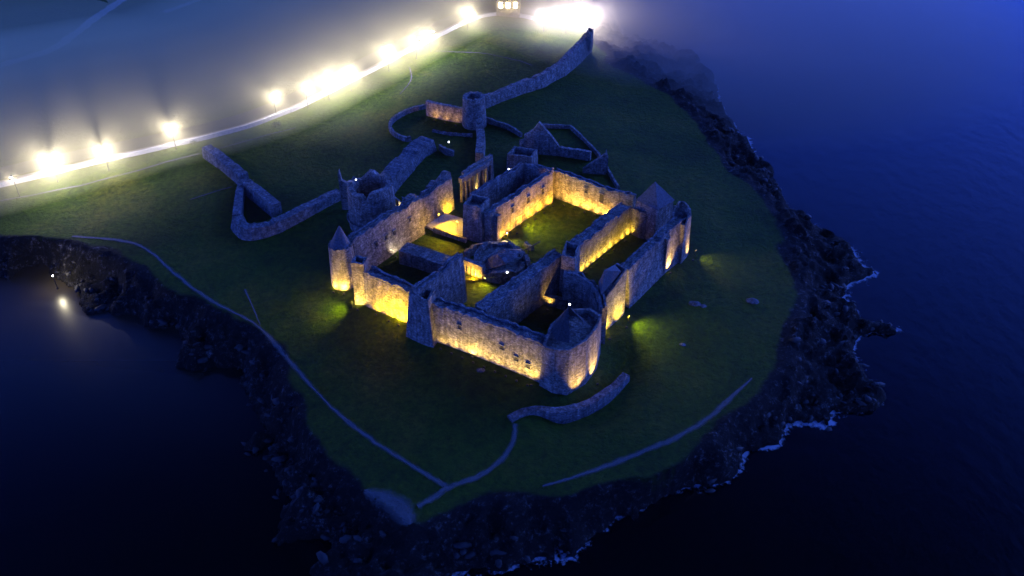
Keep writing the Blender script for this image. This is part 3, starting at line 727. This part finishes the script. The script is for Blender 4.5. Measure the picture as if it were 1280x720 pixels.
fl(590, 447, 200, 'floodlight making the bright hot spot near the middle of the long front wall', (592,440), col=WHT, tilt=1.3)
fl(664, 482, 260, 'floodlight making the bright hot spot at the right end of the long front wall', (665,475), col=WHT, tilt=1.3, size=100)
for x, y, pw, w_ in ((470,394,350,'left'),(486,402,900,'middle'),(498,407,2200,'right')): fl(x, y, pw, w_+' floodlight of three below the short bright yellow wall', (x+5,y-10), col=YEL)
fl(447, 388, 600, 'floodlight before the narrow square turret', (449,370), col=(1,0.66,0.099))
fl(417, 366, 400, 'floodlight at the left edge of the round west tower', (422,352), col=(1,0.64,0.081))
fl(430, 368, 500, 'floodlight before the round west tower', (426,350), col=(1,0.6,0.099))
for x, y, pw, w_ in ((727,502,800,'left'),(747,480,1200,'right')): fl(x, y, pw, w_+' floodlight of two in the ditch below the front corner tower', (x-6,y-10), col=(1,0.62,0.135), size=70, tilt=1.6)
for x, y, pw, w_ in ((762,424,700,'left'),(783,410,900,'right')): fl(x, y, pw, w_+' floodlight of two before the brightly lit gate tower', (x-8,y-10), col=(1,0.68,0.036), size=105)
fl(838, 342, 1100, 'floodlight below the glowing patch of the right curtain wall', (830,334), col=(1,0.62,0.144), size=80, tilt=1.5)
fl(866, 326, 700, 'floodlight at the far right corner tower', (860,318), col=(1,0.62,0.162), size=90, tilt=1.4)
row((537,281), (564,266), 4, 700, 'floodlight on the yellow yard before the golden wall', (3, 3), col=YEL)
fl(549, 281, 1100, 'floodlight on a mast at the left side of the raised yellow yard', (565,281), col=YEL, tilt=-.25, lift=2.2)
fl(572, 290, 1100, 'floodlight on a mast at the right side of the raised yellow yard', (565,281), col=YEL, tilt=-.25, lift=2.2)
row((624,301), (692,250), 6, 420, 'floodlight along the golden hall wall of the main court', (5, 4), col=(1,.50,.03))
row((700,250), (765,270), 5, 330, 'floodlight along the back wall of the main court', (-2, 6), col=(1,.52,.07))
row((724,342), (788,290), 9, 90, 'floodlight along the range wall of the narrow right court', (4, 3), col=(1,.64,.05))
fl(816, 297, 160, 'floodlight before the curved wall of the narrow right court', (816,285), col=(1,0.7,0.189))
fl(648, 400, 260, 'floodlight at the foot of the long dark range in the dark right court', (640,394), col=(1,0.6,0.135), size=75)
fl(684, 388, 220, 'floodlight before the low orange wall in the dark right court', (687,378), col=(1,0.6,0.09), size=80)
fl(592, 352, 700, 'floodlight before the lamp lit columns', (592,340), col=(1,0.55,0.063), tilt=.35, size=165)
row((581,246), (613,224), 4, 900, 'floodlight between the glowing piers', (2, 1), col=(1,0.68,0.162), tilt=1.5)
fl(501, 278, 900, 'floodlight before the small bright gable', (500,268), col=(1,.8,.45), tilt=.7)
row((536,146), (576,155), 3, 60, 'floodlight before the orange wall of the watchtower', (0, 4), col=(1,0.55,0.1125))
fl(558, 192, 90, 'floodlight below the small broken wall under the watchtower', (558,184), col=(1,.6,.35), size=90)
fl(762, 220, 90, 'floodlight beside the white lit pinnacle', (756,214), col=(.9,.95,1))
fl(495, 322, 120, 'floodlight at the end of the broad low wall', (499,312), col=(1,.85,.6))
fl(672, 420, 30, 'floodlight behind the long front wall in the dark right court', (668,412), col=(1,.85,.7), lift=.2, size=80)
fl(785, 403, 800, 'added floodlight for the green spill of light on the grass right of the gate tower', (835,412), col=(0.9,0.85,0.0225), tilt=-.22, size=120, lift=1.2)  # this and the next two are added for wall floodlight spill on grass
fl(441, 385, 650, 'added floodlight for the green spill of light on the grass left of the narrow turret', (395,384), col=(0.9,0.85,0.0225), tilt=-.22, size=120, lift=1.2)
fl(869, 320, 300, 'added floodlight for the faint green spill of light beyond the far right tower', (900,322), col=(1,0.8,0.0675), tilt=-.22, size=110, lift=1.2)
fl(650, 284, 900, 'floodlight on a short mast washing the grass of the main court near its left wall', (700,275), col=(0.85,0.85,0.018), tilt=-.25, size=150, lift=2.2)
fl(735, 262, 600, 'floodlight on a short mast washing the grass of the main court near its back wall', (700,275), col=(0.85,0.85,0.018), tilt=-.25, size=150, lift=2.2)
fl(634, 298, 350, 'floodlight behind the central round ruin lighting the pale terrace', (640,306), col=(1,.78,.3), tilt=-.2, lift=1.0)
fl(606, 352, 300, 'floodlight washing the small middle court grass', (600,365), col=(1,0.8,0.054), tilt=-.3, size=140, lift=.5)
# small bulkhead lamps: visible points of light
def bulkhead(px, py, z, label, col='cool_lens', s=.17):
    p = W(px, py, z); bm = bmesh.new(); cyl(bm, p-Vector((0, 0, .28)), p, .16, .16, 8)
    o = frombm('bulkhead_lamp', bm, 'metal'); tag(o, label, 'lamp', 'small white lamps on the walls')
    bm = bmesh.new(); bmesh.ops.create_uvsphere(bm, u_segments=8, v_segments=6, radius=s, matrix=Matrix.Translation(p+Vector((0, 0, s*.6)))); frombm('lens', bm, col, o)
bulkhead(712,381,8.6,'small white lamp at the right end of the low orange wall')
bulkhead(634,341,3.0,'white lamp on the near side of the central round ruin')
bulkhead(671,418,1.5,'white lamp in the dark right court behind the long front wall')
bulkhead(466,252,5.2,'white lamp on the face of the round keep', s=.13)
bulkhead(445,225,10.2,'white lamp on the broken rim of the round keep', s=.13)
bulkhead(636,212,7,'white lamp on the roofless hall wall')
bulkhead(561,178,1.5,'white lamp below the watchtower among the ruins')
bulkhead(816,283,2.0,'white lamp on the curved wall of the narrow right court')
bulkhead(519,369,8.0,'white lamp on the square buttress tower', s=.12)

# ------------------------------------------------------------------ street lamps along the road
def lamp_meshes():
    bm = bmesh.new(); cyl(bm, (0, 0, 0), (0, 0, 6.0), .09, .06, 10); cyl(bm, (0, 0, 0), (0, 0, .5), .16, .14, 10); cyl(bm, (0, 0, 5.9), (0, -.9, 6.2), .05, .05, 8)
    pole = bpy.data.meshes.new('pole'); bm.to_mesh(pole); bm.free(); pole.materials.append(M['metal'])
    bm = bmesh.new(); box(bm, (0, -1.1, 6.22), (.3, .7, .14)); hd = bpy.data.meshes.new('lantern'); bm.to_mesh(hd); bm.free(); hd.materials.append(M['metal'])
    bm = bmesh.new(); box(bm, (0, -1.1, 6.11), (.24, .6, .06)); ln = bpy.data.meshes.new('lens'); bm.to_mesh(ln); bm.free(); ln.materials.append(M['white_lens'])
    bm = bmesh.new()
    for i in range(14):
        a = math.pi+math.pi*(i+.5)/14; box(bm, (.6*math.cos(a), -1.1+.6*math.sin(a), 5.88), (.02, .15, .21), a)
    for q in (0, 7, 13):
        a = math.pi+math.pi*(q+.5)/14; cyl(bm, (.6*math.cos(a), -1.1+.6*math.sin(a), 5.97), (.1*math.cos(a), -1.1+.3*math.sin(a), 6.2), .012, .012, 5)
    vz = bpy.data.meshes.new('light_blocker'); bm.to_mesh(vz); bm.free(); vz.materials.append(M['metal'])  # half ring added to block lamp light towards the castle
    return pole, hd, ln, vz
PL, HD, LS, VZ = lamp_meshes()
LAMPS = [(14,218,.25,'faint lamp at the far left edge of the road'),(62,198,2.2,'very bright street lamp nearest the left edge, above two walkers'),(127,183,1.6,'bright street lamp second in from the left glare'),
 (213,157,1.0,'street lamp standing clear above the outwork wall'),(341,118,.7,'small street lamp where the road begins to climb'),(381,107,.7,'small street lamp at the bend before the glare'),
 (408,97,1.6,'street lamp at the lower end of the long glare'),(436,86,1.6,'street lamp in the middle of the long glare'),(484,62,1.7,'isolated bright street lamp halfway up the headland road'),
 (519,47,1.5,'street lamp in the upper pair of the headland road'),(537,38,1.5,'upper lamp of the close pair on the headland road'),(584,12,1.8,'street lamp just left of the lit gatehouse'),
 (680,14,1.6,'street lamp right of the lit gatehouse'),(708,16,1.4,'dimmer lamp between the two at the headland end'),(736,17,2.6,'brightest lamp at the right end of the headland road')]
for x, y, k, lab in LAMPS:
    p = W(x, y, 6.1); g0 = gz(p.x, p.y)
    p = W(x, y, 6.1+g0)
    r = bpy.data.objects.new('street_lamp', None); C.objects.link(r); r.location = (p.x, p.y, g0); r.empty_display_size = .3
    tag(r, lab, 'street lamp', 'street lamps along the road')
    for nm, me in (('pole', PL), ('lantern', HD)):
        o = bpy.data.objects.new(nm, me); C.objects.link(o); o.parent = r
        if nm == 'lantern': hd = o
    o = bpy.data.objects.new('lens', LS); C.objects.link(o); o.parent = hd
    ld = bpy.data.lights.new('street_light', 'POINT'); ld.energy = 950*k; ld.color = (.95, .93, 1.28); ld.shadow_soft_size = .07
    lo = bpy.data.objects.new('street_light', ld); C.objects.link(lo); lo.parent = r; lo.location = (0, -1.1, 5.95)
    l2 = bpy.data.lights.new('street_light', 'SPOT'); l2.energy = 420*k; l2.color = ld.color; l2.spot_size = rad(165); l2.spot_blend = .5; l2.shadow_soft_size = .1
    lu = bpy.data.objects.new('street_light', l2); C.objects.link(lu); lu.parent = r; lu.location = (0, -1.1, 6.34); lu.rotation_euler = (math.pi, 0, 0)  # upward light added above the lantern to fill its shadow in the mist
    j = min(range(len(road_c)-1), key=lambda q: (road_c[q]+road_c[q+1]-2*r.location).length); dd = road_c[j+1]-road_c[j]
    r.rotation_euler = (0, 0, math.atan2(dd.y, dd.x))          # the arm reaches over the road, the added blocker keeps its light off the castle
    o = bpy.data.objects.new('light_blocker', VZ); C.objects.link(o); o.parent = hd

# lamp post added at the edge of the inlet for a bright reflection on the water
p = W(66, 338, 0); p.z = gz(p.x, p.y); q = W(66, 345, SEA+3.2)
bm = bmesh.new(); cyl(bm, (q.x, q.y, SEA-1), (q.x, q.y, SEA+3), .09, .07, 8); cyl(bm, (q.x, q.y, SEA-1), (q.x, q.y, SEA+.3), .3, .2, 8)
o = frombm('added_shore_lamp', bm, 'metal'); tag(o, 'added lamp on a post for the bright reflection at the head of the left inlet', 'lamp')
bm = bmesh.new(); bmesh.ops.create_uvsphere(bm, u_segments=10, v_segments=8, radius=.16, matrix=Matrix.Translation((q.x, q.y, SEA+3.25))); frombm('lens', bm, 'cool_lens', o)
ld = bpy.data.lights.new('added_shore_light', 'POINT'); ld.energy = 350; ld.color = (1, .88, .6); ld.shadow_soft_size = .3
lo = bpy.data.objects.new('added_shore_light', ld); C.objects.link(lo); lo.parent = o; lo.location = (q.x, q.y, SEA+3.6)

# gatehouse at the head of the road
root = bpy.data.objects.new('gatehouse', None); C.objects.link(root); p = W(635, 20, 0); p.z = gz(p.x, p.y); root.location = p
tag(root, 'lit gatehouse with glowing windows at the top of the road', 'gatehouse')
bm = bmesh.new(); box(bm, (0, 3, 3), (7, 5, 6.6)); frombm('wall', bm, 'stone', root)
bm = bmesh.new()
v = [bm.verts.new(q) for q in ((-3.8,.2,6.25),(3.8,.2,6.25),(3.8,5.8,6.25),(-3.8,5.8,6.25),(-3.8,3,8.6),(3.8,3,8.6))]
for f in ((0,1,5,4),(2,3,4,5),(0,4,3),(1,2,5),(0,3,2,1)): bm.faces.new([v[i] for i in f])
frombm('roof', bm, 'slate', root)
for x in (-2.2, 0, 2.2):
    bm = bmesh.new(); box(bm, (x, .47, 3.6), (1.1, .08, 1.6)); w = frombm('window', bm, 'window', root)
    bm = bmesh.new(); box(bm, (x, .40, 2.7), (1.4, .2, .14)); frombm('sill', bm, 'stone_top', w)
bm = bmesh.new(); box(bm, (0, .46, 1.1), (1.2, .1, 2.2)); frombm('door', bm, 'wood', root)

# two walkers on the road
def person(px, py, label, rz, stride):
    p = W(px, py, 0); z = gz(p.x, p.y)+.3
    me = bpy.data.meshes.new('person'); J = [(0,0,.95),(0,0,1.2),(0,0,1.42),(0,0,1.52),(0,.02,1.66),(0,.01,1.75),
      (.09,0,.9),(.1,stride*.5+.04,.5),(.1,stride*.6-.06,.08),(.1,stride*.6+.1,.04),(-.09,0,.9),(-.1,-stride*.3+.05,.5),(-.1,-stride*.8,.1),(-.1,-stride*.8+.14,.04),
      (.19,0,1.4),(.24,-.08,1.14),(.24,.06,.92),(.24,.1,.84),(-.19,0,1.4),(-.24,.05,1.14),(-.24,.18,.95),(-.24,.22,.88)]
    E = [(0,1),(1,2),(2,3),(3,4),(4,5),(0,6),(6,7),(7,8),(8,9),(0,10),(10,11),(11,12),(12,13),(2,14),(14,15),(15,16),(16,17),(2,18),(18,19),(19,20),(20,21)]
    R = [.16,.15,.13,.06,.10,.08,.10,.07,.05,.04,.10,.07,.05,.04,.07,.05,.04,.03,.07,.05,.04,.03]
    me.from_pydata(J, E, []); me.update()
    o = bpy.data.objects.new('person', me); C.objects.link(o); me.materials.append(M['cloth'])
    o.location = (p.x, p.y, z); o.rotation_euler = (0, 0, rz)
    md = o.modifiers.new('Skin', 'SKIN')
    for sv, r in zip(me.skin_vertices[0].data, R): sv.radius = (r, r*.85)
    me.skin_vertices[0].data[0].use_root = True
    o.modifiers.new('Sub', 'SUBSURF').levels = 1; o.modifiers['Sub'].render_levels = 2
    tag(o, label, 'person', 'people walking on the road')
person(67, 215, 'left of the two dark clad walkers on the lit road', -1.2, .3)
person(72, 214, 'right of the two dark clad walkers on the lit road', -1.2, .35)

# low bushes beside the parapet
def bush(px, py, r, label):
    p = W(px, py, 0); z = gz(p.x, p.y); bm = bmesh.new()
    rr = random.Random(px)
    for i in range(260):
        u = Vector((rr.gauss(0, 1), rr.gauss(0, 1), abs(rr.gauss(0, 1)))).normalized()*r*rr.uniform(.5, 1)*(1+.3*math.sin(i))
        c = Vector((p.x, p.y, z))+Vector((u.x, u.y, u.z*.8)); s = r*.13
        vs_ = [bm.verts.new(c+Vector([rr.uniform(-1, 1)*s for _ in range(3)])) for _ in range(4)]
        bm.faces.new(vs_)
    tag(frombm('bush', bm, M['leaf']), label, 'bush')
M['leaf'] = plain('dark_leaves', (.05, .08, .025), .7, .5, 2)
bush(346, 157, 1.3, 'dark round bush below the parapet where the road climbs')
bush(242, 179, .9, 'small dark bush beside the parapet above the outwork wall')

# ------------------------------------------------------------------ air: haze and a low bank of mist over the road
def volume(name, bm, dens, col, label, aniso=0.0):
    m = bpy.data.materials.new(name); m.use_nodes = True; n = m.node_tree
    n.nodes.remove(n.nodes['Principled BSDF']); v = node(n, 'ShaderNodeVolumePrincipled')
    v.inputs['Density'].default_value = dens; v.inputs['Color'].default_value = (*col, 1); v.inputs['Anisotropy'].default_value = aniso
    n.links.new(v.outputs[0], n.nodes['Material Output'].inputs['Volume'])
    o = frombm(name, bm, m); tag(o, label, 'haze', kind='stuff'); return o
bm = bmesh.new(); box(bm, (0, 500, 47), (6400, 6400, 132)); volume('haze', bm, .00003, (.95, .9, .75), 'thin even haze over the whole headland and sea')
ml = resample(smoothline([Vector((p.x, p.y, 0)) for p in world_line([(-160,280)]+ROAD[1:]+[(800,46),(860,56),(930,72),(1010,100)])]), 6)
prof = [(-16, 0), (-9, 2.2), (-5, 5), (-2, 8), (3, 11.5), (9, 13.5), (20, 15), (36, 14), (56, 10), (80, 4.5), (115, 1.8), (180, 0)]
bm = bmesh.new(); rows = []; n_ = len(ml)
for i, p in enumerate(ml):
    e = sm(np.array(min(1, i/5, (n_-1-i)/24))).item()
    a_, b_ = ml[max(0, i-9)], ml[min(n_-1, i+9)]; t_ = (b_-a_).normalized()
    off = [p+Vector((-t_.y, t_.x, 0))*u*(.4+.6*e) for u, _ in prof]
    top = [bm.verts.new((q.x, q.y, -12.9+(12.9+z)*max(e, .002) if z > 0 else -12.9)) for q, (_, z) in zip(off, prof)]
    bot = [bm.verts.new((off[0].x, off[0].y, -13)), bm.verts.new((off[-1].x, off[-1].y, -13))]
    rows.append([bot[0]]+top+[bot[1]])
for a, b in zip(rows[:-1], rows[1:]):
    for k in range(len(a)): bm.faces.new((a[k], a[(k+1) % len(a)], b[(k+1) % len(a)], b[k]))
bm.faces.new(rows[0]); bm.faces.new(rows[-1][::-1])
volume('mist', bm, .050, (.98, .85, .40), 'bank of bright mist lying over the lamp lit road')

c = W(850, 22, SEA); bm = bmesh.new(); rings = []
for k in range(15):
    f = k/14; R = math.cos(f*math.pi/2); rings.append([bm.verts.new((c.x+(R*125+.5)*math.cos(a*math.pi/16), c.y+(R*90+.5)*math.sin(a*math.pi/16), SEA+.1+21*math.sin(f*math.pi/2)**3.2)) for a in range(32)])
for k in range(14):
    for a in range(32): bm.faces.new((rings[k][a], rings[k][(a+1) % 32], rings[k+1][(a+1) % 32], rings[k+1][a]))
bm.faces.new(rings[0][::-1]); bm.faces.new(rings[-1])
volume('mist', bm, .026, (.97, .82, .66), 'bank of pale mist over the sea beyond the end of the headland')
